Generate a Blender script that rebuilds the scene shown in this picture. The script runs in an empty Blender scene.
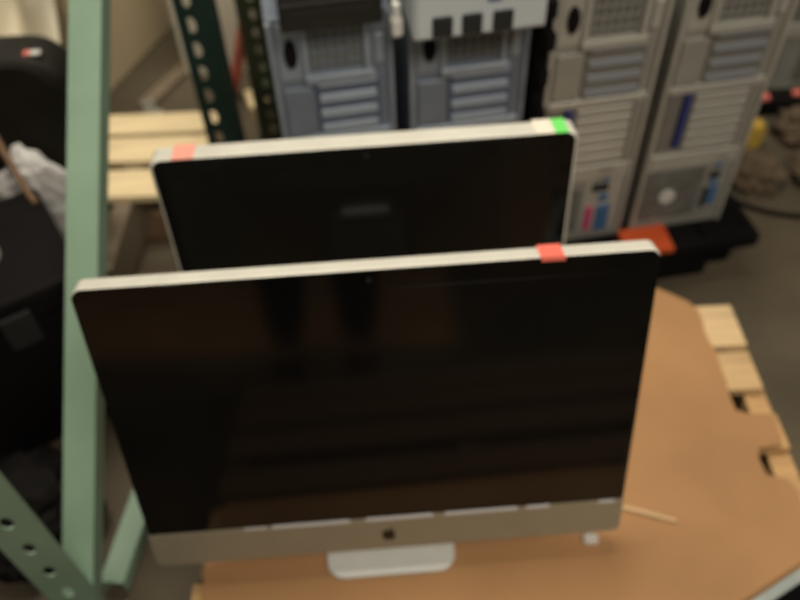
import bpy, bmesh, math, random
from mathutils import Vector, Matrix, noise

random.seed(7)
scene = bpy.context.scene
col = scene.collection

# ------------------------------------------------------------------ camera
CAM_Z = 1.255
cam_data = bpy.data.cameras.new('camera')
cam = bpy.data.objects.new('camera', cam_data)
col.objects.link(cam)
cam.matrix_world = Matrix((
    (0.9991, 0.0428, 0.0, 0.0),
    (-0.0319, 0.7433, -0.6682, 0.0),
    (-0.0286, 0.6676, 0.7439, CAM_Z),
    (0, 0, 0, 1)))
cam_data.sensor_fit = 'HORIZONTAL'
cam_data.sensor_width = 36.0
cam_data.lens = 780.0 / 800.0 * 36.0
cam_data.clip_start = 0.02
cam_data.dof.use_dof = True            # the lens is focused short of the displays
cam_data.dof.focus_distance = 0.5
cam_data.dof.aperture_fstop = 4.4
scene.camera = cam

# ------------------------------------------------------------------ world, lamps, exposure
world = bpy.data.worlds.new('warehouse_ambient')
scene.world = world
world.use_nodes = True
bg = world.node_tree.nodes['Background']
bg.inputs['Color'].default_value = (1.0, 0.88, 0.70, 1)
bg.inputs['Strength'].default_value = 0.06


def area(name, loc, target, sx, sy, power, color):
    d = bpy.data.lights.new(name, 'AREA')
    d.shape = 'RECTANGLE'
    d.size, d.size_y = sx, sy
    d.energy = power
    d.color = color
    o = bpy.data.objects.new(name, d)
    col.objects.link(o)
    o.location = loc
    o.rotation_euler = (Vector(target) - Vector(loc)).to_track_quat('-Z', 'Y').to_euler()
    return o


area('high_bay_lamp', (-0.45, 1.6, 3.2), (-0.4, 1.2, 0.2), 1.8, 0.9, 92, (1.0, 0.92, 0.77))
area('aisle_lamp', (0.80, -1.0, 3.0), (0.0, 0.7, 0.2), 1.8, 0.9, 78, (1.0, 0.92, 0.78))

vs = scene.view_settings
vs.view_transform = 'Standard'
vs.look = 'None'
vs.gamma = 1.0
vs.use_curve_mapping = False
vs.exposure = -0.25


# ------------------------------------------------------------------ materials
def mat(name, color, rough=0.5, metal=0.0, var=0.0, scale=8.0, bump=0.0, bscale=None,
        stretch=(1, 1, 1), spec=0.5, coat=0.0, color2=None, detail=4.0, alpha=1.0, trans=0.0):
    m = bpy.data.materials.new(name)
    m.use_nodes = True
    nt = m.node_tree
    b = nt.nodes['Principled BSDF']
    c = (*color, 1)
    b.inputs['Base Color'].default_value = c
    b.inputs['Roughness'].default_value = rough
    b.inputs['Metallic'].default_value = metal
    b.inputs['Specular IOR Level'].default_value = spec
    b.inputs['Coat Weight'].default_value = coat
    b.inputs['Coat Roughness'].default_value = 0.08
    b.inputs['Transmission Weight'].default_value = trans
    b.inputs['Alpha'].default_value = alpha
    tc = nt.nodes.new('ShaderNodeTexCoord')
    mp = nt.nodes.new('ShaderNodeMapping')
    mp.inputs['Scale'].default_value = stretch
    nt.links.new(tc.outputs['Object'], mp.inputs['Vector'])
    n = nt.nodes.new('ShaderNodeTexNoise')
    n.inputs['Scale'].default_value = scale
    n.inputs['Detail'].default_value = detail
    nt.links.new(mp.outputs['Vector'], n.inputs['Vector'])
    if var > 0 or color2:
        r = nt.nodes.new('ShaderNodeValToRGB')
        if color2:
            lo, hi = color, color2
        else:
            lo = tuple(max(0, x * (1 - var)) for x in color)
            hi = tuple(min(1, x * (1 + var)) for x in color)
        r.color_ramp.elements[0].position = 0.32
        r.color_ramp.elements[1].position = 0.68
        r.color_ramp.elements[0].color = (*lo, 1)
        r.color_ramp.elements[1].color = (*hi, 1)
        nt.links.new(n.outputs['Fac'], r.inputs['Fac'])
        nt.links.new(r.outputs['Color'], b.inputs['Base Color'])
    if bump > 0:
        n2 = nt.nodes.new('ShaderNodeTexNoise')
        n2.inputs['Scale'].default_value = bscale or scale * 3
        n2.inputs['Detail'].default_value = 5
        nt.links.new(mp.outputs['Vector'], n2.inputs['Vector'])
        bp = nt.nodes.new('ShaderNodeBump')
        bp.inputs['Strength'].default_value = bump
        bp.inputs['Distance'].default_value = 0.01
        nt.links.new(n2.outputs['Fac'], bp.inputs['Height'])
        nt.links.new(bp.outputs['Normal'], b.inputs['Normal'])
    return m


M = {}
M['concrete'] = mat('concrete', (0.085, 0.066, 0.040), 0.8, var=0.38, scale=2.6, bump=0.25, bscale=40)
M['wall'] = mat('painted_block', (0.30, 0.23, 0.15), 0.85, var=0.15, scale=1.5)
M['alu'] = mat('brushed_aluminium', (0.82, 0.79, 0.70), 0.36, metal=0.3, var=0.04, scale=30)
M['chin'] = mat('shaded_aluminium', (0.33, 0.30, 0.22), 0.5, metal=0.3, var=0.03, scale=30)  # chin coloured darker than the housing to stand for its shade
M['foot'] = mat('pale_aluminium', (0.72, 0.73, 0.70), 0.45, metal=0.2, var=0.03, scale=20)
M['glass'] = mat('black_glass', (0.003, 0.003, 0.003), 0.09, spec=0.38)
M['screen'] = mat('dark_display', (0.003, 0.003, 0.003), 0.10, spec=0.40)
M['black'] = mat('black_plastic', (0.007, 0.006, 0.006), 0.7, var=0.2, scale=6, spec=0.08)
M['emblem'] = mat('black_emblem', (0.008, 0.006, 0.004), 0.4)
M['shell'] = mat('black_shell_fabric', (0.016, 0.014, 0.011), 0.65, spec=0.25, var=0.25, scale=10, bump=0.15, bscale=120)
M['gap'] = mat('dark_opening', (0.012, 0.012, 0.012), 0.8)
M['pale_strip'] = mat('pale_strip_surface', (0.66, 0.66, 0.68), 0.35, var=0.05)
M['red_sticker'] = mat('coral_sticker', (0.85, 0.17, 0.12), 0.6)
M['pink_sticker'] = mat('pink_sticker', (0.85, 0.36, 0.28), 0.6)
M['green_sticker'] = mat('bright_green_sticker', (0.16, 0.72, 0.14), 0.6)
M['cream_sticker'] = mat('cream_sticker', (0.80, 0.74, 0.62), 0.6)
M['dim_label'] = mat('dim_label', (0.011, 0.011, 0.010), 0.5)
M['cardboard'] = mat('cardboard', (0.375, 0.198, 0.084), 0.85, var=0.14, scale=3.5, bump=0.12, bscale=18)
M['kraft_edge'] = mat('kraft_edge', (0.50, 0.28, 0.13), 0.9, var=0.1)
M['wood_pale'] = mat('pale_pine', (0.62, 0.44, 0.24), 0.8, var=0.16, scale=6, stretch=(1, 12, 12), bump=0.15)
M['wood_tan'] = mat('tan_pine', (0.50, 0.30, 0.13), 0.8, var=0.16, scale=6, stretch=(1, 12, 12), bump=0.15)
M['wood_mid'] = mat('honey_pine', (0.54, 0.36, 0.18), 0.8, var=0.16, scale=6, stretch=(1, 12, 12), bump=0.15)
M['wood_dark'] = mat('dark_pine', (0.16, 0.095, 0.05), 0.85, var=0.2, scale=6, stretch=(1, 12, 12), bump=0.15)
M['wood_far'] = mat('brightened_pine', (0.84, 0.67, 0.40), 0.8, var=0.14, scale=6, stretch=(1, 12, 12), bump=0.15)  # far boards lightened in colour for the strong light falling there
M['mint'] = mat('mint_paint', (0.235, 0.345, 0.25), 0.45, var=0.10, scale=7)
M['dark_green'] = mat('dark_green_steel', (0.010, 0.030, 0.024), 0.5, var=0.2, scale=8)  # rear post of the mint frame, coloured much darker
M['olive_green'] = mat('olive_green_paint', (0.030, 0.042, 0.020), 0.5, var=0.25, scale=8)
M['steel'] = mat('warm_zinc_steel', (0.33, 0.325, 0.29), 0.5, metal=0.35, var=0.08, scale=14)
M['steel_lt'] = mat('bright_zinc_steel', (0.45, 0.44, 0.395), 0.45, metal=0.35, var=0.06, scale=14)
M['steel_dk'] = mat('grey_steel', (0.20, 0.19, 0.17), 0.55, metal=0.3, var=0.1, scale=14)
M['bsteel'] = mat('blue_zinc_steel', (0.19, 0.22, 0.27), 0.5, metal=0.35, var=0.10, scale=14)
M['bsteel_lt'] = mat('pale_blue_steel', (0.285, 0.325, 0.385), 0.45, metal=0.35, var=0.08, scale=14)
M['bsteel_dk'] = mat('slate_steel', (0.09, 0.115, 0.18), 0.55, metal=0.3, var=0.1, scale=14)
M['mesh_grey'] = mat('vent_grey', (0.115, 0.115, 0.105), 0.6, var=0.15, scale=30)
M['louver'] = mat('cool_grey_steel', (0.235, 0.245, 0.265), 0.5, metal=0.3, var=0.06)
M['blue'] = mat('blue_plastic', (0.02, 0.03, 0.16), 0.5)
M['port_blue'] = mat('port_blue_plastic', (0.05, 0.12, 0.25), 0.5)
M['port_green'] = mat('port_green_plastic', (0.12, 0.30, 0.10), 0.5)
M['port_pink'] = mat('port_pink_plastic', (0.46, 0.06, 0.16), 0.5)
M['hub'] = mat('fan_hub', (0.55, 0.54, 0.51), 0.5)
M['orange'] = mat('orange_plastic', (0.62, 0.09, 0.02), 0.55)
M['white_plastic'] = mat('white_plastic', (0.62, 0.61, 0.57), 0.5, var=0.05)
M['cool_white'] = mat('cool_white_plastic', (0.50, 0.535, 0.56), 0.5, var=0.06)
M['paper'] = mat('white_paper', (0.66, 0.64, 0.62), 0.8, var=0.16, scale=9, bump=0.3, bscale=30)
M['beige'] = mat('beige_cardboard', (0.66, 0.545, 0.37), 0.85, var=0.08, scale=2.5)
M['cream'] = mat('cream_film', (0.80, 0.73, 0.56), 0.55, var=0.10, scale=4)
M['white_card'] = mat('white_card', (0.86, 0.82, 0.68), 0.8, var=0.05)
M['red'] = mat('faded_red_paint', (0.75, 0.19, 0.15), 0.55, var=0.12)
M['yellow'] = mat('yellow_plastic', (0.55, 0.36, 0.06), 0.55, var=0.1)
M['kraft'] = mat('brown_kraft', (0.105, 0.072, 0.042), 0.9, var=0.25, scale=9, bump=0.3, bscale=25)
M['grey_metal'] = mat('grey_metal', (0.58, 0.56, 0.50), 0.5, metal=0.3, var=0.15, scale=10)
M['grey_board'] = mat('grey_board', (0.20, 0.155, 0.105), 0.8, var=0.15, scale=6)
M['silver_rim'] = mat('silver_rim', (0.36, 0.40, 0.38), 0.45, metal=0.3, var=0.15, scale=20)
M['denim'] = mat('dark_denim', (0.008, 0.009, 0.012), 0.9, var=0.2, scale=30)
M['carton'] = mat('brown_carton', (0.34, 0.20, 0.10), 0.85, var=0.1, scale=3)


# ------------------------------------------------------------------ helpers
def link(name, me, m, parent=None, loc=(0, 0, 0), rot=(0, 0, 0), smooth=False):
    o = bpy.data.objects.new(name, me)
    col.objects.link(o)
    if m and not me.materials:
        me.materials.append(m)
    o.location = loc
    o.rotation_euler = rot
    if parent:
        o.parent = parent
    if smooth:
        for p in me.polygons:
            p.use_smooth = True
    return o


def from_bm(bm, name):
    bmesh.ops.recalc_face_normals(bm, faces=bm.faces[:])
    me = bpy.data.meshes.new(name)
    bm.to_mesh(me)
    bm.free()
    return me


def box_mesh(name, sx, sy, sz, bevel=0.0, segs=2):
    bm = bmesh.new()
    bmesh.ops.create_cube(bm, size=1.0)
    bmesh.ops.scale(bm, vec=(sx, sy, sz), verts=bm.verts[:])
    if bevel > 0:
        bmesh.ops.bevel(bm, geom=bm.edges[:], offset=bevel, segments=segs, profile=0.6, affect='EDGES')
    return from_bm(bm, name)


def box(name, size, loc, m, parent=None, bevel=0.0, rot=(0, 0, 0), segs=2):
    return link(name, box_mesh(name, *size, bevel, segs), m, parent, loc, rot)


def cyl_mesh(name, r, h, n=24, r2=None, axis='Z', bevel=0.0):
    bm = bmesh.new()
    bmesh.ops.create_cone(bm, cap_ends=True, segments=n, radius1=r, radius2=r if r2 is None else r2, depth=h)
    if bevel:
        es = [e for e in bm.edges if abs(e.verts[0].co.z - e.verts[1].co.z) < 1e-6]
        bmesh.ops.bevel(bm, geom=es, offset=bevel, segments=2, affect='EDGES')
    if axis == 'Y':
        bmesh.ops.rotate(bm, matrix=Matrix.Rotation(math.pi / 2, 3, 'X'), verts=bm.verts[:])
    if axis == 'X':
        bmesh.ops.rotate(bm, matrix=Matrix.Rotation(math.pi / 2, 3, 'Y'), verts=bm.verts[:])
    return from_bm(bm, name)


def cyl(name, r, h, loc, m, parent=None, n=24, axis='Z', r2=None, rot=(0, 0, 0), bevel=0.0):
    return link(name, cyl_mesh(name, r, h, n, r2, axis, bevel), m, parent, loc, rot)


def ring_mesh(name, r_out, r_in, h, n=32, axis='Y'):
    bm = bmesh.new()
    vs_ = []
    for i in range(n):
        a = 2 * math.pi * i / n
        c, s = math.cos(a), math.sin(a)
        vs_.append([bm.verts.new(p) for p in ((r_out * c, -h / 2, r_out * s), (r_out * c, h / 2, r_out * s),
                                              (r_in * c, h / 2, r_in * s), (r_in * c, -h / 2, r_in * s))])
    for i in range(n):
        A, B = vs_[i], vs_[(i + 1) % n]
        for k in range(4):
            bm.faces.new((A[k], A[(k + 1) % 4], B[(k + 1) % 4], B[k]))
    if axis == 'Z':
        bmesh.ops.rotate(bm, matrix=Matrix.Rotation(math.pi / 2, 3, 'X'), verts=bm.verts[:])
    return from_bm(bm, name)


def rrect(w, h, r, n=6, cx=0.0, cz=0.0):
    """outline points (x, z) of a rounded rectangle; r may be four radii TR, TL, BL, BR"""
    rr = (r,) * 4 if not isinstance(r, (tuple, list)) else r
    pts = []
    for (sx, sz, a0), q in zip(((1, 1, 0), (-1, 1, 90), (-1, -1, 180), (1, -1, 270)), rr):
        x0, z0 = cx + sx * (w / 2 - q), cz + sz * (h / 2 - q)
        for k in range(n + 1):
            a = math.radians(a0 + 90 * k / n)
            pts.append((x0 + q * math.cos(a), z0 + q * math.sin(a)))
    return pts


def loft(name, loops, cap0=True, cap1=True):
    """loops: lists of equally many 3-D points"""
    bm = bmesh.new()
    L = [[bm.verts.new(p) for p in lp] for lp in loops]
    n = len(L[0])
    for a, b in zip(L, L[1:]):
        for i in range(n):
            bm.faces.new((a[i], a[(i + 1) % n], b[(i + 1) % n], b[i]))
    if cap0:
        bm.faces.new(L[0][::-1])
    if cap1:
        bm.faces.new(L[-1])
    return from_bm(bm, name)


def prism(name, pts, y0, y1, bevel=0.0):
    """outline in x, z extruded along y"""
    if not bevel:
        return loft(name, [[(x, y0, z) for x, z in pts], [(x, y1, z) for x, z in pts]])
    cx = sum(p[0] for p in pts) / len(pts)
    cz = sum(p[1] for p in pts) / len(pts)

    def shr(k):
        out = []
        for x, z in pts:
            d = math.hypot(x - cx, z - cz)
            f = max(0.0, 1 - k / d)
            out.append((cx + (x - cx) * f, cz + (z - cz) * f))
        return out
    s = 1 if y1 > y0 else -1
    a, b = shr(bevel), shr(bevel * 0.3)
    return loft(name, [[(x, y0, z) for x, z in a], [(x, y0 + s * bevel * 0.3, z) for x, z in b],
                       [(x, y0 + s * bevel, z) for x, z in pts], [(x, y1 - s * bevel, z) for x, z in pts],
                       [(x, y1 - s * bevel * 0.3, z) for x, z in b], [(x, y1, z) for x, z in a]])


def tube_mesh(name, pts, r, n=8):
    """swept round tube through points"""
    P = [Vector(p) for p in pts]
    loops = []
    up = Vector((0, 0, 1))
    for i, p in enumerate(P):
        d = (P[min(i + 1, len(P) - 1)] - P[max(i - 1, 0)]).normalized()
        s = d.cross(up)
        if s.length < 1e-3:
            s = d.cross(Vector((1, 0, 0)))
        s.normalize()
        t = s.cross(d).normalized()
        rr = r[i] if isinstance(r, (list, tuple)) else r
        loops.append([tuple(p + s * rr * math.cos(2 * math.pi * k / n) + t * rr * math.sin(2 * math.pi * k / n)) for k in range(n)])
    return loft(name, loops)


def spline(ctrl, k=8):
    P = [Vector(c) for c in ctrl]
    P = [P[0] * 2 - P[1]] + P + [P[-1] * 2 - P[-2]]
    out = []
    for i in range(1, len(P) - 2):
        for j in range(k):
            t = j / k
            a, b, c, d = P[i - 1], P[i], P[i + 1], P[i + 2]
            out.append(0.5 * (2 * b + (c - a) * t + (2 * a - 5 * b + 4 * c - d) * t * t + (-a + 3 * b - 3 * c + d) * t ** 3))
    out.append(P[-2])
    return [tuple(p) for p in out]


def lump_mesh(name, sx, sy, sz, amp=0.25, freq=2.2, seed=0, sub=4, flat=True):
    """crumpled lump resting on z = 0"""
    bm = bmesh.new()
    bmesh.ops.create_icosphere(bm, subdivisions=sub, radius=1.0)
    off = Vector((seed * 7.3, seed * 3.1, seed * 1.7))
    for v in bm.verts:
        c = v.co.copy()
        q = 1 + amp * noise.noise(c * freq + off) + amp * 0.5 * (abs(noise.noise(c * freq * 2.3 + off)) * 2 - 0.5)
        v.co = c * q
    zmin = -0.62 if flat else min(v.co.z for v in bm.verts)
    for v in bm.verts:
        v.co.z = max(v.co.z, zmin) - zmin
    zm = max(v.co.z for v in bm.verts)
    bmesh.ops.scale(bm, vec=(sx / 2, sy / 2, sz / zm), verts=bm.verts[:])
    return from_bm(bm, name)


def empty(name, loc, rz=0.0):
    o = bpy.data.objects.new(name, None)
    o.empty_display_size = 0.05
    col.objects.link(o)
    o.location = loc
    o.rotation_euler = (0, 0, rz)
    return o


def tag(o, label=None, cat=None, group=None, kind=None):
    if label:
        o['label'] = label
    if cat:
        o['category'] = cat
    if group:
        o['group'] = group
    if kind:
        o['kind'] = kind
    return o


def lab(o, label):
    o['label'] = label
    return o


def copy_to(o, loc, parent=None, rot=None, name=None):
    c = o.copy()
    col.objects.link(c)
    c.location = loc
    if parent:
        c.parent = parent
    if rot is not None:
        c.rotation_euler = rot
    return c


# ------------------------------------------------------------------ setting
fl = box('floor', (12, 12, 0.10), (0, 0.6, -0.05), M['concrete'])
tag(fl, 'stained dim concrete warehouse floor', kind='structure')
wl = box('wall_back', (9, 0.15, 3.6), (0, -4.2, 1.8), M['wall'])
tag(wl, 'plain tan warehouse wall behind the photographer', kind='structure')


# ------------------------------------------------------------------ wooden pallets
def pallet(name, x0, x1, boards, y0, y1, stringers, label, top=0.147, sm=None, rz=0):
    """boards: (y_lo, y_hi, material, x0 shift, x1 shift); boards run along x, stringers along y"""
    root = empty(name, ((x0 + x1) / 2, (y0 + y1) / 2, 0))
    tag(root, label, 'pallet', 'wooden pallets')
    cx, cy = root.location.x, root.location.y
    for (sx, m) in stringers:
        box('stringer', (0.038, y1 - y0, 0.111), (sx - cx, 0, 0.018 + 0.0555), m, root, 0.002)
    for (a, b, m, d0, d1) in boards:
        L = (x1 + d1) - (x0 + d0)
        box('deck_board', (L, b - a, 0.018), ((x0 + d0 + x1 + d1) / 2 - cx, (a + b) / 2 - cy, top - 0.009), m, root, 0.0025)
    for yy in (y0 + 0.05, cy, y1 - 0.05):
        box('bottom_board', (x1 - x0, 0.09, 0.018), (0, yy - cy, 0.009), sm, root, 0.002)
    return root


MP, MT, MD, MF = M['wood_pale'], M['wood_tan'], M['wood_dark'], M['wood_far']
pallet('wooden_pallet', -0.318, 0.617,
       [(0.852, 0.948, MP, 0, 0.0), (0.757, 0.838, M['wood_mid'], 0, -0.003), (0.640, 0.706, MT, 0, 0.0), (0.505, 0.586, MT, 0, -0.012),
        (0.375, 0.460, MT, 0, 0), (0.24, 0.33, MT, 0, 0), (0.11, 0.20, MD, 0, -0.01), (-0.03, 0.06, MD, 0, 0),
        (-0.16, -0.07, MD, 0, 0), (-0.27, -0.18, MD, 0, 0)],  # out-of-view near boards kept dark to dim the mirror image
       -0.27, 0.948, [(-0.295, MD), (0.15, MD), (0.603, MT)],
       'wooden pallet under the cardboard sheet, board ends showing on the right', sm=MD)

pallet('wooden_pallet', -1.36, -0.425,
       [(1.570, 1.650, MF, 0, 0), (1.462, 1.552, MF, 0, 0), (1.335, 1.43, MF, 0, -0.01)],
       1.13, 1.65, [(-0.605, M['grey_board']), (-1.30, MT), (-0.95, MT)],
       'bright bare pine pallet at the foot of the dark green rack post', sm=MD)

# cardboard sheet with worn right edge
CT = 0.155
edge = [(0.485, 0.992), (0.503, 0.980), (0.538, 0.952), (0.550, 0.930), (0.550, 0.905), (0.547, 0.885), (0.548, 0.855), (0.553, 0.842), (0.551, 0.80),
        (0.551, 0.765), (0.547, 0.752), (0.549, 0.712), (0.562, 0.704), (0.600, 0.702), (0.606, 0.694), (0.604, 0.650), (0.598, 0.642), (0.562, 0.638),
        (0.556, 0.620), (0.558, 0.590), (0.586, 0.582), (0.596, 0.56), (0.592, 0.50), (0.575, 0.44), (0.58, 0.35), (0.575, 0.245),
        (0.30, 0.235), (-0.05, 0.24), (-0.296, 0.238), (-0.300, 0.432), (-0.303, 0.60), (-0.296, 0.80), (-0.30, 0.955),
        (0.0, 0.96), (0.25, 0.957)]
bm = bmesh.new()
lo = [bm.verts.new((x, y, 0.1475)) for x, y in edge]
hi = [bm.verts.new((x, y, CT)) for x, y in edge]
n = len(edge)
bm.faces.new(hi)
bm.faces.new(lo[::-1])
for i in range(n):
    bm.faces.new((lo[i], lo[(i + 1) % n], hi[(i + 1) % n], hi[i]))
cb = link('cardboard_sheet', from_bm(bm, 'cardboard_sheet'), M['cardboard'])
tag(cb, 'brown cardboard sheet laid over the pallet, its right edge torn', 'cardboard')


# ------------------------------------------------------------------ all-in-one computers
def apple_outline():
    half = [(0.00, 0.36), (0.10, 0.42), (0.24, 0.45), (0.38, 0.40), (0.47, 0.30)]
    bite = [(0.40, 0.20), (0.36, 0.08), (0.38, -0.04), (0.46, -0.13), (0.50, -0.16)]
    low = [(0.45, -0.30), (0.36, -0.44), (0.24, -0.55), (0.12, -0.56), (0.0, -0.51)]
    left = [(-0.12, -0.56), (-0.24, -0.55), (-0.36, -0.44), (-0.46, -0.26), (-0.50, -0.05), (-0.49, 0.15), (-0.44, 0.31),
            (-0.34, 0.42), (-0.22, 0.45), (-0.10, 0.42)]
    return half + bite + low + left


def all_in_one(label, loc, rz, W, H, chin, tilt, lift, fy, foot_w, back_y, stickers, joint_strips, emblem, th=0.027, inset=0.003):
    """loc: middle of the foot's front edge on the ground. lift: height of the housing's lower front edge."""
    root = empty('all_in_one_computer', loc, rz)
    tag(root, label, 'computer', 'all in one computers standing on the pallet')
    T = Matrix.Translation((0, fy, lift)) @ Matrix.Rotation(-tilt, 4, 'X')   # local screen space: x right, y back, z up along the screen

    def put(name, me, m, parent=root, smooth=False):
        me.transform(T)
        return link(name, me, m, parent, smooth=smooth)
    # housing: rim plus bulged rear shell
    o0 = rrect(W, H, 0.012, 6, 0, H / 2)
    o1 = rrect(W - 0.004, H - 0.004, 0.011, 6, 0, H / 2)
    o2 = rrect(W - 0.03, H - 0.03, 0.02, 6, 0, H / 2)
    o3 = rrect(W * 0.72, H * 0.70, 0.05, 6, 0, H * 0.48)
    o4 = rrect(W * 0.45, H * 0.42, 0.05, 6, 0, H * 0.46)
    body = loft('housing', [[(x, 0.0015, z) for x, z in o1], [(x, 0.004, z) for x, z in o0], [(x, th - 0.003, z) for x, z in o0],
                            [(x, th, z) for x, z in o1], [(x, th + 0.006, z) for x, z in o2], [(x, th + 0.028, z) for x, z in o3],
                            [(x, th + 0.034, z) for x, z in o4]])
    hs = put('housing', body, M['alu'])
    # black glass front
    gh = H - chin
    g = rrect(W - inset, gh - 0.002, (0.011, 0.011, 0.002, 0.002), 6, 0, chin + gh / 2)
    gl = put('glass_panel', loft('glass_panel', [[(x, -0.0012, z) for x, z in g], [(x, 0.0035, z) for x, z in g]]), M['glass'])
    bz = 0.024
    s_ = rrect(W - 2 * bz, gh - 2 * bz, 0.002, 2, 0, chin + gh / 2)
    put('display_area', loft('display_area', [[(x, -0.0017, z) for x, z in s_], [(x, -0.0008, z) for x, z in s_]]), M['screen'], gl)
    me = cyl_mesh('webcam', 0.003, 0.001, 16, axis='Y')
    me.transform(Matrix.Translation((0, -0.0016, H - bz / 2)))
    put('webcam', me, M['dim_label'], gl)
    # chin plate
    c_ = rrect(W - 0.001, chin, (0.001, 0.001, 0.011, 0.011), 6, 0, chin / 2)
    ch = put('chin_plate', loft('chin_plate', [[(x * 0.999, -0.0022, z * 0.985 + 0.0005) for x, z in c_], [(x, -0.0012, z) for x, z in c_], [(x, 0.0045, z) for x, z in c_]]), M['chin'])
    lab(ch, 'metal strip coloured for shade below the black glass')
    for a, b, h in joint_strips:  # thin pale strips along the joint of glass and chin plate
        me = box_mesh('joint_strip', b - a, 0.0012, h, 0.0004, 1)
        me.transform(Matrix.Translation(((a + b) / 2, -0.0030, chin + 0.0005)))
        put('joint_strip', me, M['pale_strip'])
    if emblem:
        k = emblem
        pts = [(x * k, z * k) for x, z in apple_outline()]
        me = prism('emblem', pts, -0.0010, 0.0004)
        me.transform(Matrix.Translation((0, -0.0022, chin * 0.47)))
        em = put('emblem', me, M['emblem'])
        lab(em, 'black apple shaped emblem with a bite and a leaf')
        lf = [(-0.02, 0.46), (-0.01, 0.60), (0.07, 0.70), (0.19, 0.74), (0.19, 0.64), (0.12, 0.52)]
        me = prism('emblem_leaf', [(x * k, z * k) for x, z in lf], -0.0010, 0.0004)
        me.transform(Matrix.Translation((0, -0.0022, chin * 0.47)))
        put('emblem_leaf', me, M['emblem'], em)
    # stickers folded over the top edge
    for (x, w, m, front, text) in stickers:
        me = box_mesh('sticker', w, th + 0.0005, 0.0012, 0.0004, 1)
        me.transform(Matrix.Translation((x, th / 2 + 0.001, H + 0.0004)))
        st = put('sticker', me, m)
        lab(st, text)
        if front:
            me = box_mesh('sticker_flap', w, 0.0012, front)
            me.transform(Matrix.Translation((x, -0.0020, H - front / 2 + 0.0008)))
            put('sticker_flap', me, m, st)
    # stand: bent plate, foot on the ground and an arm up to the rear shell
    fd = 0.19
    rc = 0.026
    pts = []
    fx = foot_w / 2
    prof = [(0.0, 0.0), (fd, 0.0)]
    out = []
    for a in range(0, 7):
        t = math.radians(180 + 90 * a / 6)
        out.append((-fx + rc + rc * math.cos(t), rc + rc * math.sin(t)))
    for a in range(0, 7):
        t = math.radians(270 + 90 * a / 6)
        out.append((fx - rc + rc * math.cos(t), rc + rc * math.sin(t)))
    out += [(fx, fd), (-fx, fd)]
    tf = 0.007
    me = loft('stand_foot', [[(x * 0.99, y + 0.001, 0.0) for x, y in out], [(x, y, 0.0015) for x, y in out], [(x, y, tf - 0.0015) for x, y in out],
                             [(x * 0.985, y * 0.99 + 0.0015, tf) for x, y in out]])
    link('stand_foot', me, M['foot'], root)
    hinge = T @ Vector((0, th + 0.032, H * 0.54))
    a0 = Vector((0, fd - 0.004, tf * 0.5 + 0.004))
    ctrl = [a0 + Vector((0, -0.03, 0.0)), a0, a0 + Vector((0, 0.008, 0.03)), (a0 * 0.45 + hinge * 0.55) + Vector((0, 0.03, 0)), hinge]
    P = spline(ctrl, 6)
    loops = []
    for i, p in enumerate(P):
        p = Vector(p)
        d = (Vector(P[min(i + 1, len(P) - 1)]) - Vector(P[max(i - 1, 0)])).normalized()
        nrm = Vector((0, -d.z, d.y))
        w = fx * (1 - 0.35 * i / (len(P) - 1))
        loops.append([tuple(p + Vector((sx * w, 0, 0)) + nrm * sn * 0.0035) for sx, sn in ((-1, -1), (1, -1), (1, 1), (-1, 1))])
    link('stand_arm', loft('stand_arm', loops), M['steel_dk'], root)
    me = cyl_mesh('hinge', 0.013, foot_w * 0.42, 16, axis='X')
    me.transform(Matrix.Translation(hinge))
    link('hinge', me, M['foot'], root)
    return root


YAW1 = math.radians(2.2)
all_in_one('large silver all in one computer in front with a coral sticker on its top edge',
           (-0.028, 0.455, CT + 0.001), YAW1, 0.652, 0.455, 0.062, math.radians(15.0), 0.048, 0.022, 0.186, 0,
           [(0.204, 0.027, M['red_sticker'], 0.004, 'coral red sticker on the top edge')],
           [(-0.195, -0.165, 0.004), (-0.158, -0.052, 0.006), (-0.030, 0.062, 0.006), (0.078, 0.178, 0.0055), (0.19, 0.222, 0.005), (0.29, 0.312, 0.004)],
           0.019)
all_in_one('smaller black screened all in one computer behind with a green sticker at its corner',
           (-0.034, 0.770, CT + 0.001), math.radians(2.6), 0.560, 0.412, 0.055, math.radians(6.5), 0.074, 0.004, 0.165, 0,
           [(-0.236, 0.028, M['pink_sticker'], 0.0, 'pink sticker near the left end of the top edge'),
            (0.257, 0.019, M['green_sticker'], 0.0, 'bright green sticker wrapped over the corner'),
            (0.236, 0.026, M['cream_sticker'], 0.0, 'cream paper sticker beside the green one')],
           [], 0.015, th=0.037, inset=0.009)

# ------------------------------------------------------------------ small things on the cardboard
stx = link('wooden_stick', tube_mesh('wooden_stick', [(0.318, 0.5455, CT + 0.0040), (0.345, 0.537, CT + 0.0040), (0.372, 0.5275, CT + 0.0040), (0.397, 0.519, CT + 0.0040)], [0.003, 0.0038, 0.0038, 0.0026], 8), M['wood_pale'])
tag(stx, 'thin pale wooden stick lying on the cardboard right of the front computer', 'stick')
ws = link('paper_scrap', loft('paper_scrap', [[(x, y, 0) for x, y in rrect(0.022, 0.015, 0.005, 4)], [(x, y, 0.005) for x, y in rrect(0.023, 0.016, 0.005, 4)], [(x * 0.8, y * 0.8, 0.008) for x, y in rrect(0.023, 0.016, 0.005, 4)]]), M['white_plastic'], loc=(0.265, 0.497, CT))
tag(ws, 'tiny white paper scrap on the cardboard below the front screen', 'scrap')

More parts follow.
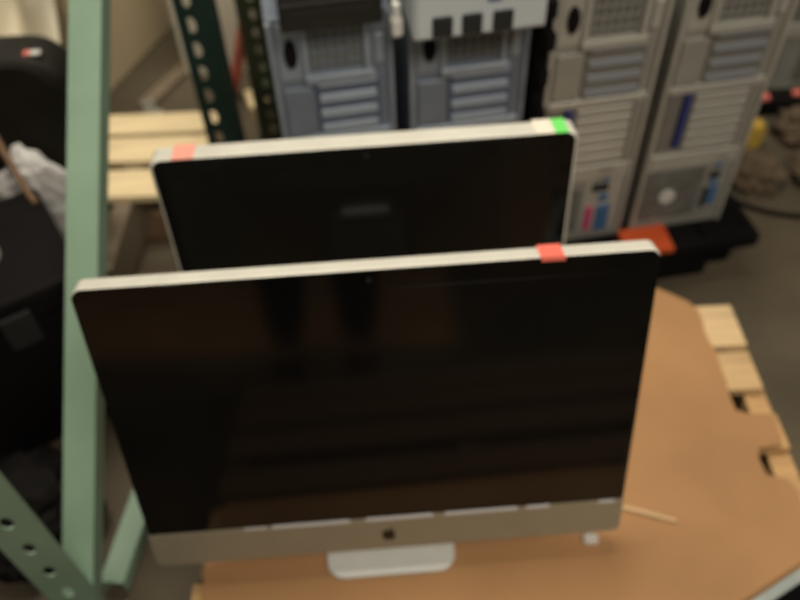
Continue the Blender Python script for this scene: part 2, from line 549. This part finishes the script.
# silver-rimmed flat black panel entering the frame at the lower right
pr = empty('flat_panel_display', (0.560, 0.308, CT), math.radians(27))
tag(pr, 'black flat display with a silver rim lying at the lower right corner', 'display')
o0 = rrect(0.34, 0.24, 0.03, 6)
o1 = rrect(0.31, 0.21, 0.02, 6)
link('bezel', loft('bezel', [[(x, y, 0.0) for x, y in o0], [(x, y, 0.014) for x, y in o0], [(x * 0.985, y * 0.985, 0.018) for x, y in o0],
                             [(x, y, 0.018) for x, y in o1], [(x, y, 0.010) for x, y in o1]], True, True), M['silver_rim'], pr)
link('screen', loft('screen', [[(x, y, 0.0105) for x, y in o1], [(x, y, 0.0125) for x, y in rrect(0.306, 0.206, 0.018, 6)]]), M['glass'], pr)


# ------------------------------------------------------------------ rack
def holed_post(root, loc, w, d, h, pitch, hole_w, hole_h, m, z0=0.10, xoff=0.0, lip=0.012):
    """channel post, front face on local -y, with real openings cut through the face"""
    bm = bmesh.new()
    t = 0.003
    nz = int((h - z0) / pitch)
    xs = sorted({-w / 2, w / 2, xoff - hole_w / 2, xoff + hole_w / 2})
    zs = [0.0]
    for i in range(nz):
        zc = z0 + i * pitch
        zs += [zc - hole_h / 2, zc + hole_h / 2]
    zs.append(h)
    V = {}

    def v(x, y, z):
        k = (round(x, 5), round(y, 5), round(z, 5))
        if k not in V:
            V[k] = bm.verts.new(k)
        return V[k]
    for j in range(len(zs) - 1):
        for i in range(len(xs) - 1):
            hole = (j % 2 == 1) and i == 1
            if hole:
                x0, x1, a, b = xs[i], xs[i + 1], zs[j], zs[j + 1]
                q = [(x0, a), (x1, a), (x1, b), (x0, b)]
                # pointed-oval opening: fill the corners
                cxm, czm = (x0 + x1) / 2, (a + b) / 2
                ring = [(cxm + (x1 - x0) / 2 * 0.96 * math.cos(math.radians(45 * k + 22.5)), czm + (b - a) / 2 * 0.98 * math.sin(math.radians(45 * k + 22.5))) for k in range(8)]
                cor = {0: (x1, b), 2: (x0, b), 4: (x0, a), 6: (x1, a)}
                order = [(x1, b), (x0, b), (x0, a), (x1, a)]
                for y in (0, ):
                    R_ = [v(px, 0, pz) for px, pz in ring]
                    C_ = [v(px, 0, pz) for px, pz in order]
                    # ring indices 0,1 near TR corner, 2,3 near TL, 4,5 BL, 6,7 BR
                    for c in range(4):
                        bm.faces.new((C_[c], R_[2 * c], R_[2 * c + 1]))
                        bm.faces.new((C_[c], R_[2 * c + 1], R_[(2 * c + 2) % 8], C_[(c + 1) % 4]))
                continue
            bm.faces.new((v(xs[i], 0, zs[j]), v(xs[i + 1], 0, zs[j]), v(xs[i + 1], 0, zs[j + 1]), v(xs[i], 0, zs[j + 1])))
    for sx in (-1, 1):
        for j in range(len(zs) - 1):
            bm.faces.new((v(sx * w / 2, 0, zs[j]), v(sx * w / 2, d, zs[j]), v(sx * w / 2, d, zs[j + 1]), v(sx * w / 2, 0, zs[j + 1])))
        # return lips
        for j in range(len(zs) - 1):
            bm.faces.new((v(sx * w / 2, d, zs[j]), v(sx * (w / 2 - lip), d, zs[j]), v(sx * (w / 2 - lip), d, zs[j + 1]), v(sx * w / 2, d, zs[j + 1])))
    bmesh.ops.recalc_face_normals(bm, faces=bm.faces[:])
    me = bpy.data.meshes.new('column')
    bm.to_mesh(me)
    bm.free()
    o = link('column', me, m, root, loc)
    so = o.modifiers.new('thickness', 'SOLIDIFY')
    so.thickness = t
    so.offset = 0
    box('base_plate', (w + 0.04, d + 0.04, 0.008), (0, d / 2, 0.004), m, o, 0.001)
    return o


def channel(name, p0, p1, w, d, m, parent, side):
    """C-channel strut between two points; flanges run along `side`"""
    a, b = Vector(p0), Vector(p1)
    ax = (b - a).normalized()
    s = Vector(side)
    s = (s - ax * s.dot(ax)).normalized()
    t = ax.cross(s).normalized()
    k = 0.004
    prof = [(-w / 2, 0), (w / 2, 0), (w / 2, d), (w / 2 - k, d), (w / 2 - k, k), (-w / 2 + k, k), (-w / 2 + k, d), (-w / 2, d)]
    me = loft(name, [[tuple(e + t * u + s * q) for u, q in prof] for e in (a, b)])
    return link(name, me, m, parent)


P0 = Vector((-0.487, 0.45, 0.0))
A0 = Vector((-0.352, 1.365, 0.0))
rf = empty('rack_upright_frame', P0)
tag(rf, 'mint green rack upright frame with slotted post and smooth diagonal brace at the left', 'rack frame', 'rack upright frames')
fp = holed_post(rf, (-0.005, 0, 0), 0.052, 0.010, 2.2, 0.0715, 0.016, 0.030, M['mint'], z0=0.0915)
fp.rotation_euler = (0, 0, math.radians(20))
lab(holed_post(rf, A0 - P0 + Vector((-0.005, 0, 0)), 0.066, 0.050, 2.2, 0.0508, 0.021, 0.034, M['dark_green'], z0=0.12, xoff=-0.010, lip=0.004), 'dark green post with a row of round openings')
channel('diagonal_brace', Vector((-0.502, 0.405, 0.062)) - P0, Vector((-0.381, 1.355, 1.06)) - P0, 0.046, 0.036, M['mint'], rf, (0, 0.7, -0.7))
channel('horizontal_strut', Vector((-0.480, 0.512, 0.040)) - P0, Vector((-0.366, 1.365, 0.040)) - P0, 0.040, 0.030, M['mint'], rf, (0, 0, -1))
channel('horizontal_strut', Vector((-0.480, 0.512, 1.12)) - P0, Vector((-0.366, 1.365, 1.12)) - P0, 0.040, 0.030, M['mint'], rf, (0, 0, -1))

rb = empty('rack_upright_frame', (-0.306, 1.66, 0))
tag(rb, 'olive green perforated rack post beside the first bluish tower', 'rack frame', 'rack upright frames')
holed_post(rb, (0, 0, 0), 0.064, 0.060, 2.2, 0.044, 0.019, 0.030, M['olive_green'], z0=0.08, xoff=0.004, lip=0.004)
holed_post(rb, (-0.06, 0.92, 0), 0.064, 0.060, 2.2, 0.044, 0.019, 0.030, M['olive_green'], z0=0.08, xoff=0.004, lip=0.004)
channel('horizontal_strut', (-0.003, 0.062, 0.14), (-0.06, 0.92, 0.14), 0.040, 0.030, M['olive_green'], rb, (0, 0, -1))


# ------------------------------------------------------------------ desktop towers, rear panels towards the camera
TW, TD, TH = 0.200, 0.48, 0.56
ROW = math.atan(0.15)
BASE = 0.117


def tower(label, x_left, y_left, tint, variant, tw=TW, base=BASE, rz=ROW, group='desktop towers standing in a row', th=0.56):
    """local origin: lower left corner of the rear panel; x right, y into the case, z up"""
    r = empty('desktop_tower', (x_left, y_left, base), rz)
    tag(r, label, 'computer tower', group)
    S, L, D = (M['bsteel'], M['bsteel_lt'], M['bsteel_dk']) if tint == 'blue' else (M['steel'], M['steel_lt'], M['steel_dk'])
    box('case', (tw, TD, th), (tw / 2, TD / 2, th / 2), S, r, 0.003)
    k, q = tw / 0.2, th / TH

    def pc(name, u0, u1, z0, z1, proud, m, parent=r, bevel=0.0012, sink=0.004):
        me = box_mesh(name, (u1 - u0) * k, proud + sink, (z1 - z0) * q, bevel, 1)
        return link(name, me, m, parent, ((u0 + u1) / 2 * k, (sink - proud) / 2, (z0 + z1) / 2 * q))
    # outer rear flange
    pc('side_flange', 0.0, 0.008, 0.004, TH - 0.004, 0.008, L)
    pc('side_flange', 0.192, 0.2, 0.004, TH - 0.004, 0.008, L)
    # upper power-supply window
    w = pc('vent_window', 0.062, 0.152, 0.470, 0.550, 0.003, M['mesh_grey'])
    for i in range(6):
        box('vent_bar', (0.003, 0.003, 0.074), ((0.0 + (-0.0375 + 0.015 * i)) * k, -0.0045, 0), S, w)
    for i in range(4):
        box('vent_bar', (0.084 * k, 0.003, 0.003), (0, -0.0045, -0.03 + 0.02 * i), S, w)
    pc('window_frame', 0.052, 0.062, 0.462, 0.552, 0.010, L)
    pc('window_frame', 0.152, 0.162, 0.462, 0.552, 0.010, L)
    pc('window_frame', 0.052, 0.166, 0.448, 0.463, 0.012, L)
    h = cyl('lock_handle', 0.013, 0.012, (0.034 * k, -0.004, 0.502 * q), M['black'], r, 20, 'Y', bevel=0.002)
    h.scale = (0.8, 1, 1.75)
    pc('latch_plate', 0.014, 0.056, 0.455, 0.552, 0.002, L)
    pc('screw_tab', 0.170, 0.186, 0.470, 0.520, 0.006, L)
    # louvres
    bk = pc('louver_panel', 0.066, 0.176, 0.350, 0.446, 0.003, D)
    for i in range(4):
        z = 0.358 + 0.0285 * i
        s = box('louver', (0.098 * k, 0.008, 0.015), (0.0, -0.004, z + 0.002 - 0.398), L if tint == 'blue' else M['louver'], bk, 0.002, rot=(math.radians(-18), 0, 0))
    pc('side_plate', 0.014, 0.060, 0.352, 0.440, 0.006, S)
    pc('cross_bar', 0.010, 0.190, 0.334, 0.349, 0.009, L)
    # expansion slots
    bay = pc('slot_bay', 0.062, 0.186, 0.200, 0.332, 0.0015, D)
    for i in range(6):
        pc('slot_cover', 0.066, 0.170, 0.205 + 0.0212 * i, 0.205 + 0.0212 * i + 0.0165, 0.007, L, r)
    pc('slot_rail', 0.174, 0.188, 0.200, 0.334, 0.006, S)
    pc('blue_latch', 0.044, 0.056, 0.215, 0.332, 0.012, M['blue'])
    pc('dark_plate', 0.014, 0.041, 0.205, 0.330, 0.004, D)
    pc('cross_bar', 0.010, 0.190, 0.160, 0.196, 0.007, L)
    # lower part: fan and connectors
    if variant == 'fan':
        f = pc('fan_grille', 0.010, 0.134, 0.030, 0.152, 0.004, M['mesh_grey'])
        for rr in (0.056, 0.044, 0.032):
            link('grille_ring', ring_mesh('grille_ring', rr, rr - 0.004, 0.004), M['steel_dk'], f, (-0.008, -0.005, 0))
        for a in range(4):
            box('grille_spoke', (0.11, 0.003, 0.003), (-0.008, -0.0055, 0), M['steel_dk'], f, rot=(0, math.pi / 4 * a, 0))
        cyl('fan_hub', 0.017, 0.006, (-0.008, -0.007, 0), M['hub'], f, 24, 'Y', bevel=0.001)
        pt = [('port', 0.143, 0.172, 0.166, 0.182, M['gap']), ('port', 0.150, 0.168, 0.150, 0.160, M['port_blue']),
              ('port', 0.146, 0.168, 0.122, 0.138, M['gap']), ('port', 0.150, 0.168, 0.106, 0.116, M['port_blue']),
              ('port', 0.143, 0.153, 0.045, 0.098, M['gap']), ('port', 0.156, 0.174, 0.052, 0.100, M['port_blue'])]
        pc('connector_plate', 0.138, 0.186, 0.028, 0.186, 0.003, S)
    else:
        f = pc('fan_grille', 0.072, 0.104, 0.030, 0.140, 0.004, M['mesh_grey'])
        for i in range(6):
            box('vent_bar', (0.028, 0.003, 0.004), (0, -0.005, -0.044 + 0.0175 * i), M['steel_dk'], f)
        pc('connector_plate', 0.108, 0.186, 0.022, 0.190, 0.003, L)
        pt = [('port', 0.128, 0.160, 0.176, 0.190, M['gap']), ('port', 0.140, 0.158, 0.156, 0.168, M['port_blue']),
              ('port', 0.126, 0.138, 0.158, 0.168, M['port_green']), ('port', 0.124, 0.158, 0.130, 0.148, M['gap']),
              ('port', 0.142, 0.160, 0.104, 0.122, M['port_blue']), ('port', 0.118, 0.134, 0.030, 0.092, M['port_pink']),
              ('port', 0.142, 0.170, 0.026, 0.092, M['port_blue'])]
    for nm, a, b, c, d, m in pt:
        pc(nm, a, b, c, d, 0.007, m)
    return r


def row_y(x):
    return 1.115 + 0.15 * x


tower('bluish grey tower standing first from the olive rack post', -0.185, row_y(-0.185), 'blue', 'ports', 0.192)
tower('bluish grey tower with a white socket unit lying on top', 0.030, row_y(0.030), 'blue', 'ports', 0.198, th=0.540)
tower('grey tower with pink and blue ports low on its rear panel', 0.262, row_y(0.262), 'warm', 'ports', 0.199)
tower('grey tower with a round fan grille low on its rear panel', 0.482, row_y(0.482), 'warm', 'fan', 0.200)
tower('grey tower set back behind the others at the upper right edge', 1.03, 1.86, 'warm', 'ports', 0.200, 0.0, math.radians(-3))

pn = empty('black_filler_panel', (0.2345, 1.118, BASE), ROW)  # black panel put in to fill the gap between these towers
tag(pn, 'tall black panel filling the gap between the second and third tower', 'panel')
box('sheet', (0.018, 0.42, 0.575), (0.012, 0.21, 0.2875), M['black'], pn, 0.003)
for z, w in ((0.36, 0.030), (0.43, 0.022), (0.50, 0.034), (0.55, 0.026)):
    box('clip', (0.016, w, 0.030), (0.012, -w / 2 + 0.004, z), M['black'], pn, 0.004)

# black plastic pallet below the towers
bp = empty('plastic_pallet', (0.235, 1.36, 0), ROW)
tag(bp, 'black plastic pallet carrying the row of towers', 'pallet')
for i in range(8):
    box('deck_slat', (0.118, 0.60, 0.020), (-0.415 + 0.1205 * i, 0.045, BASE - 0.011), M['black'], bp, 0.004)
box('rim', (0.965, 0.018, 0.034), (0.007, -0.262, BASE - 0.020), M['black'], bp, 0.005)
box('skirt', (0.86, 0.02, 0.082), (-0.03, -0.245, 0.0415), M['black'], bp, 0.004)
for i in range(3):
    for j in range(2):
        box('foot', (0.14, 0.14, BASE - 0.02), (-0.40 + 0.40 * i, -0.16 + 0.42 * j, (BASE - 0.02) / 2), M['black'], bp, 0.008)

# orange strip sticking out under the fan tower
og = link('orange_strap', loft('orange_strap', [[(x, y, 0) for x, y in ((0, -0.02), (0.10, -0.022), (0.105, 0.05), (0.0, 0.04))],
                                                [(x, y, z) for x, y, z in ((0, -0.02, 0.014), (0.10, -0.022, 0.010), (0.105, 0.05, 0.012), (0.0, 0.04, 0.022))]]), M['orange'],
          loc=(0.462, 1.130, BASE - 0.001), rot=(0, 0, ROW))
tag(og, 'orange plastic strip poking out below the fan tower', 'strap')

# things lying on the first two towers
su = empty('socket_unit', (0.036, 1.040, BASE + 0.5405), ROW)
tag(su, 'white box with three black square sockets lying on the second tower', 'power unit')
box('housing', (0.200, 0.26, 0.085), (0.100, 0.13, 0.0425), M['cool_white'], su, 0.006)
box('front_panel', (0.190, 0.004, 0.075), (0.100, -0.001, 0.0425), M['cool_white'], su, 0.002)
for u in (0.042, 0.086, 0.132):
    s_ = box('socket', (0.030, 0.008, 0.030), (u, -0.005, 0.022), M['gap'], su, 0.003)
box('blue_badge', (0.020, 0.003, 0.016), (0.118, -0.004, 0.060), M['port_blue'], su, 0.001)
bk = empty('black_drive', (-0.165, 1.045, BASE + TH), ROW)
tag(bk, 'black flat drive unit lying on top of the first tower', 'drive')
box('housing', (0.150, 0.24, 0.045), (0.085, 0.12, 0.0225), M['black'], bk, 0.004)
box('front_bezel', (0.146, 0.006, 0.041), (0.085, -0.002, 0.0225), M['shell'], bk, 0.002)
box('tray_slot', (0.120, 0.003, 0.006), (0.085, -0.005, 0.030), M['gap'], bk)
pl = empty('white_plug', (0.012, 1.078, BASE + TH), 0.3)
tag(pl, 'white plug adapter hanging between the two bluish towers', 'plug')
box('body', (0.018, 0.02, 0.030), (0, 0, -0.012), M['white_plastic'], pl, 0.006)
box('neck', (0.012, 0.014, 0.025), (0, 0.0, 0.012), M['white_plastic'], pl, 0.004)
link('cable', tube_mesh('cable', spline([(0, 0, 0.02), (0.0, 0.02, 0.035), (0.005, 0.08, 0.02), (0.02, 0.14, 0.006)], 6), 0.003), M['white_plastic'], pl)

# ------------------------------------------------------------------ clutter on the floor at the right
for i, (x, y, sx, sy, sz, seed, text) in enumerate([
        (0.870, 1.470, 0.13, 0.12, 0.075, 3, 'crumpled brown paper lump nearest the black plastic pallet'),
        (1.050, 1.635, 0.14, 0.11, 0.09, 5, 'crumpled brown paper lump beside the yellow piece'),
        (1.045, 1.450, 0.15, 0.17, 0.085, 8, 'crumpled brown paper lump cut by the right edge')]):
    o = link('crumpled_paper', lump_mesh('crumpled_paper', sx, sy, sz, 0.35, 2.4, seed), M['kraft'], loc=(x, y, 0))
    tag(o, text, 'paper', 'crumpled paper on the floor')
yl = link('yellow_clip', prism('yellow_clip', [(-0.02, 0), (0.02, 0), (0.025, 0.05), (0.012, 0.075), (0.0, 0.06), (-0.015, 0.07), (-0.022, 0.03)], -0.015, 0.015, 0.003), M['yellow'], loc=(0.915, 1.610, 0.0), rot=(0, 0, 0.3))
tag(yl, 'small yellow plastic clip standing among the brown paper', 'clip')
bb = empty('black_power_strip', (1.100, 1.765, 0.0), math.radians(2))
tag(bb, 'black power strip with a red switch lying below the far tower', 'power strip')
box('body', (0.26, 0.06, 0.045), (0.0, 0, 0.0225), M['black'], bb, 0.006)
box('red_switch', (0.026, 0.022, 0.016), (-0.115, -0.012, 0.048), M['red'], bb, 0.003)
box('red_switch', (0.024, 0.018, 0.012), (-0.02, 0.0, 0.047), M['red'], bb, 0.003)
cb1 = link('black_cable', tube_mesh('black_cable', spline([(0.785, 1.475, 0.0065), (0.80, 1.405, 0.0065), (0.87, 1.350, 0.0065), (0.98, 1.325, 0.0065), (1.10, 1.335, 0.0065), (1.2, 1.32, 0.0065)], 8), 0.006), M['black'])
tag(cb1, 'black cable curving over the floor right of the towers', 'cable', 'cables on the floor')
cb2 = link('black_cable', tube_mesh('black_cable', spline([(0.80, 1.56, 0.0045), (0.85, 1.60, 0.0045), (0.87, 1.69, 0.0045), (0.93, 1.725, 0.0045), (0.965, 1.76, 0.0045)], 8), 0.004), M['black'])
tag(cb2, 'thin black cable leading to the power strip', 'cable', 'cables on the floor')

# ------------------------------------------------------------------ left side, beyond the rack frame
ec = empty('equipment_case', (-0.515, 0.895, 0), math.atan2(-0.85, 0.53) + math.pi / 2)   # local x = along near edge, y = back
tag(ec, 'large black case with a round grey emblem behind the slotted mint post', 'case')
# local axes: origin at the near right corner; -x to the left, +y away
box('body', (0.56, 0.26, 0.30), (-0.28, 0.13, 0.15), M['black'], ec, 0.008)
box('lid', (0.566, 0.266, 0.06), (-0.28, 0.13, 0.332), M['black'], ec, 0.010)
link('round_emblem', ring_mesh('round_emblem', 0.040, 0.028, 0.003, 32, 'Z'), M['mesh_grey'], ec, (-0.135, 0.125, 0.3635))
box('clasp', (0.05, 0.012, 0.07), (-0.12, -0.004, 0.30), M['gap'], ec, 0.003)
box('clasp', (0.05, 0.012, 0.07), (-0.44, -0.004, 0.30), M['gap'], ec, 0.003)
lath = link('wooden_lath', tube_mesh('wooden_lath', [(-0.630, 1.060, 0.370), (-0.657, 1.095, 0.374), (-0.735, 1.210, 0.430)], 0.006, 6), M['wood_dark'])
tag(lath, 'narrow brown wooden lath along the edge of the black case', 'lath')

sh = empty('shell_case', (-0.815, 1.265, 0.1475), 0.0)
tag(sh, 'black rounded shell case with a red and white tag at the upper left', 'case')
pts = rrect(0.48, 0.405, (0.065, 0.05, 0.02, 0.02), 8, 0, 0.2025)[:27] + [(0.10, 0.0), (0.125, 0.02), (0.235, 0.20)]
link('shell', prism('shell', pts, -0.045, 0.055, 0.022), M['shell'], sh)
box('red_tag', (0.010, 0.014, 0.004), (0.186, -0.022, 0.4055), M['red'], sh, 0.001)
box('white_tag', (0.018, 0.014, 0.004), (0.201, -0.022, 0.4055), M['white_plastic'], sh, 0.001)

wb = link('white_bag', lump_mesh('white_bag', 0.175, 0.072, 0.26, 0.2, 1.8, 11), M['paper'], loc=(-0.680, 1.172, 0.1475))
tag(wb, 'crumpled white bag between the black case and the shell case', 'bag')

sb = link('dark_filler', lump_mesh('dark_filler', 0.26, 0.24, 0.13, 0.2, 1.5, 21), M['black'], loc=(-0.660, 0.640, 0))  # black lump added to darken the floor and the post openings
tag(sb, 'black lump added to darken the floor behind the slotted mint post', 'bag')

# large beige box, cream film, white box and bits at the back
bx = empty('beige_box', (-0.83, 1.93, 0), math.radians(-18))
tag(bx, 'large plain beige cardboard box behind the mint brace', 'box')
box('side_wall', (0.70, 0.66, 0.80), (-0.35, 0.33, 0.40), M['beige'], bx, 0.004)
box('top_flap', (0.70, 0.33, 0.006), (-0.35, 0.165, 0.805), M['beige'], bx, 0.001)
box('top_flap', (0.70, 0.32, 0.006), (-0.35, 0.497, 0.805), M['beige'], bx, 0.001)
box('packing_tape', (0.70, 0.05, 0.002), (-0.35, 0.33, 0.809), M['cream'], bx)
fm = bmesh.new()
nx, nz = 40, 28
G = []
for j in range(nz + 1):
    rowv = []
    for i in range(nx + 1):
        u, v = i / nx, j / nz
        x = -1.25 + 0.50 * u
        z = 0.15 + 0.62 * v
        y = 1.60 + 0.25 * v + 0.028 * math.sin(u * 16 + v * 5) + 0.018 * math.sin(u * 31 - v * 9) + 0.015 * noise.noise(Vector((u * 6, v * 6, 0)))
        rowv.append(fm.verts.new((x, y, z)))
    G.append(rowv)
for j in range(nz):
    for i in range(nx):
        fm.faces.new((G[j][i], G[j][i + 1], G[j + 1][i + 1], G[j + 1][i]))
me = from_bm(fm, 'wrapping_film')
film = link('wrapping_film', me, M['cream'], smooth=True)
sm = film.modifiers.new('thickness', 'SOLIDIFY')
sm.thickness = 0.004
tag(film, 'cream wrapping film hanging in folds behind the shell case', 'film')
gb = box('grey_board', (0.045, 0.24, 0.016), (-0.645, 2.00, 0.008), M['grey_board'], None, 0.002, rot=(0, 0, math.radians(-24)))
tag(gb, 'narrow grey board lying beyond the pine pallet', 'board')
mb = empty('metal_bracket', (-0.690, 1.83, 0.0), 0.4)
tag(mb, 'bent grey metal bracket lying on the floor beyond the pine pallet', 'bracket')
box('plate', (0.12, 0.06, 0.004), (0, 0, 0.002), M['grey_metal'], mb, 0.001)
box('upright_tab', (0.035, 0.004, 0.045), (0.03, 0.02, 0.024), M['grey_metal'], mb, 0.001)
box('upright_tab', (0.035, 0.004, 0.03), (-0.035, -0.02, 0.017), M['grey_metal'], mb, 0.001)
wbx = empty('white_box', (-0.497, 2.06, 0), math.radians(3))
tag(wbx, 'tall white card box seen between the two dark rack posts', 'box')
box('body', (0.21, 0.15, 0.50), (0.0, 0.075, 0.25), M['white_card'], wbx, 0.004)
box('lid', (0.214, 0.154, 0.06), (0.0, 0.075, 0.53), M['white_card'], wbx, 0.004)
a, b = Vector((-0.452, 1.945, 0.004)), Vector((-0.362, 1.855, 0.27))
rd = box('red_bar', (0.026, 0.020, (b - a).length), (a + b) / 2, M['red'], None, 0.003, rot=(b - a).to_track_quat('Z', 'Y').to_euler())
tag(rd, 'faded red bar leaning between the dark rack posts', 'bar')
for i, (x, y, z, text) in enumerate([(-0.435, 1.74, 0.022, 'pine block on the floor below the red bar'), (-0.372, 1.86, 0.022, 'pine block lying behind the red bar')]):
    o = box('pine_block', (0.05, 0.09, 0.044), (x, y, z), M['wood_far'], None, 0.003, rot=(0, 0, 0.3))
    tag(o, text, 'block', 'pine blocks')

# ------------------------------------------------------------------ the photographer, mirrored dimly in the black glass
def skin_mesh(name, chains, root_pt, m, parent=None, sub=2):
    """chains: lists of (x, y, z, radius); equal points are shared, so limbs grow out of one body"""
    bm = bmesh.new()
    lay = bm.verts.layers.skin.verify()
    V = {}

    def vert(p):
        k = tuple(round(c, 4) for c in p[:3])
        if k not in V:
            v = bm.verts.new(k)
            v[lay].radius = (p[3], p[3] if len(p) < 5 else p[4])
            v[lay].use_root = k == tuple(round(c, 4) for c in root_pt[:3])
            V[k] = v
        return V[k]
    for ch in chains:
        for a, b in zip(ch, ch[1:]):
            va, vb = vert(a), vert(b)
            if not bm.edges.get((va, vb)):
                bm.edges.new((va, vb))
    me = bpy.data.meshes.new(name)
    bm.to_mesh(me)
    bm.free()
    o = link(name, me, m, parent)
    sk = o.modifiers.new('skin', 'SKIN')
    sk.use_smooth_shade = True
    sb_ = o.modifiers.new('smooth', 'SUBSURF')
    sb_.levels = sb_.render_levels = sub
    return o


M['skin'] = mat('skin', (0.48, 0.27, 0.18), 0.55, var=0.06, scale=20)
M['jacket'] = mat('grey_jacket', (0.03, 0.03, 0.034), 0.9, var=0.15, scale=25)
M['shoe'] = mat('black_shoe', (0.010, 0.009, 0.008), 0.6)
M['hair'] = mat('brown_hair', (0.03, 0.018, 0.010), 0.7, var=0.3, scale=60)
pelvis = (-0.135, -0.64, 0.93, 0.125, 0.095)
waist = (-0.135, -0.63, 1.08, 0.115, 0.085)
chest = (-0.13, -0.58, 1.28, 0.140, 0.095)
collar = (-0.15, -0.525, 1.42, 0.075, 0.060)
neck = (-0.15, -0.495, 1.49, 0.052)
jaw = (-0.147, -0.455, 1.545, 0.070, 0.075)
crown = (-0.145, -0.450, 1.640, 0.074, 0.085)


def leg_chain(x):
    return [pelvis, (x, -0.63, 0.86, 0.080), (x - 0.003, -0.60, 0.50, 0.055), (x - 0.004, -0.625, 0.33, 0.052), (x - 0.006, -0.645, 0.09, 0.034), (x - 0.006, -0.585, 0.045, 0.034), (x - 0.008, -0.50, 0.032, 0.028)]


def arm_chain(s):
    sh_ = (-0.125 + s * 0.19, -0.535, 1.395, 0.055)
    el = (-0.10 + s * 0.27, -0.37, 1.150, 0.043)
    wr = (s * 0.112, -0.135, 1.205, 0.027)
    pa = (s * 0.082, -0.072, 1.243, 0.024, 0.015)
    return sh_, el, wr, pa


body_chains = [[pelvis, waist, chest, collar, neck, jaw, crown], leg_chain(-0.235), leg_chain(-0.035),
               [jaw, (-0.146, -0.372, 1.578, 0.014)]]
for s_ in (-1, 1):
    sh_, el, wr, pa = arm_chain(s_)
    body_chains.append([chest, sh_, el, wr, pa])
    for k, ln in enumerate((0.034, 0.040, 0.037, 0.029)):
        b0 = (s_ * (0.075 - 0.002 * k), -0.048 - 0.011 * k, 1.268 - 0.014 * k, 0.0090)
        b1 = (s_ * (0.066 - 0.002 * k), -0.026 - 0.010 * k, 1.270 - 0.014 * k, 0.0085)
        b2 = (s_ * (0.066 - 0.6 * ln), -0.016 - 0.009 * k, 1.262 - 0.015 * k, 0.0078)
        body_chains.append([pa, b0, b1, b2])
    body_chains.append([wr, (s_ * 0.078, -0.098, 1.262, 0.010), (s_ * 0.052, -0.070, 1.288, 0.0090), (s_ * 0.034, -0.058, 1.294, 0.0082)])
pers = skin_mesh('person', body_chains, pelvis, M['skin'])
tag(pers, 'person in dark trousers and jacket, mirrored as two dark legs in the front screen', 'person')


def fat(ch, f, a=0, b=None):
    return [tuple(p[:3]) + tuple(q * f for q in p[3:]) for p in ch[a:b]]


skin_mesh('trousers', [fat([waist, pelvis], 1.12), [fat([pelvis], 1.12)[0]] + fat(leg_chain(-0.235), 1.5, 1, 5), [fat([pelvis], 1.12)[0]] + fat(leg_chain(-0.035), 1.5, 1, 5)], pelvis, M['denim'], pers)
jk = [[(-0.135, -0.64, 0.87, 0.150, 0.115)] + fat([pelvis, waist, chest, collar], 1.22)]
for s_ in (-1, 1):
    jk.append([fat([chest], 1.22)[0]] + fat(arm_chain(s_)[:3], 1.25))
skin_mesh('jacket', jk, chest, M['jacket'], pers)
for x in (-0.235, -0.035):
    skin_mesh('shoe', [[(x - 0.006, -0.665, 0.055, 0.046), (x - 0.006, -0.60, 0.047, 0.046), (x - 0.008, -0.52, 0.038, 0.037), (x - 0.008, -0.475, 0.034, 0.031)]], (x - 0.006, -0.665, 0.055), M['shoe'], pers)
hm = bmesh.new()
bmesh.ops.create_uvsphere(hm, u_segments=24, v_segments=14, radius=1.0)
for v in hm.verts:
    if v.co.y > 0.35 and v.co.z < 0.45:
        v.co.y = 0.35
bmesh.ops.scale(hm, vec=(0.082, 0.098, 0.095), verts=hm.verts[:])
link('hair', from_bm(hm, 'hair'), M['hair'], pers, (-0.145, -0.472, 1.632), (math.radians(-20), 0, 0), True)
for dx in (-0.031, 0.031):
    link('eye', cyl_mesh('eye', 0.010, 0.008, 12, axis='Y', bevel=0.002), M['emblem'], pers, (-0.146 + dx, -0.383, 1.600))
    link('ear', lump_mesh('ear', 0.02, 0.035, 0.055, 0.05, 1.0, 2, 2), M['skin'], pers, (-0.146 + dx * 2.5, -0.462, 1.555))
link('mouth', box_mesh('mouth', 0.042, 0.008, 0.008, 0.003), M['red_sticker'], pers, (-0.146, -0.388, 1.532))
cc = empty('compact_camera', (0, 0, CAM_Z))
cc.rotation_euler = cam.matrix_world.to_euler()
tag(cc, 'small black compact camera held in both hands', 'camera')
box('body', (0.090, 0.055, 0.020), (0, 0, 0.022), M['black'], cc, 0.005)
link('lens_ring', ring_mesh('lens_ring', 0.020, 0.014, 0.006, 32, 'Z'), M['steel_dk'], cc, (0, 0, 0.010))
cyl('shutter_button', 0.005, 0.004, (0.03, 0.030, 0.022), M['steel_dk'], cc, 16, 'Y')

# cartons behind the photographer, seen only as a dim mirror image in the black glass
for i, (x, y, z, w, h, text) in enumerate([(-0.80, -2.35, 0, 0.46, 0.50, 'brown carton standing on the floor behind the camera, left'),
                                           (0.55, -2.75, 0, 0.8, 0.60, 'brown carton standing on the floor behind the camera, right'),
                                           (0.75, -1.75, 0, 0.5, 0.35, 'low brown carton on the floor behind the camera')]):
    r = empty('carton', (x, y, z), 0.1 * i)
    tag(r, text, 'box', 'cartons behind the camera')
    box('body', (w, 0.6, h), (0, 0, h / 2), M['carton'], r, 0.004)
    box('packing_tape', (0.06, 0.604, 0.002), (0, 0, h), M['cream'], r)
fc = box('reflection_card', (1.5, 0.9, 0.006), (-0.45, -1.30, 0.0032), M['cardboard'], None, 0.001, rot=(0, 0, 0.1))  # unseen card added to brighten the mirror image around the legs
tag(fc, 'brown card added on the floor behind the photographer to brighten the mirror image', 'cardboard')
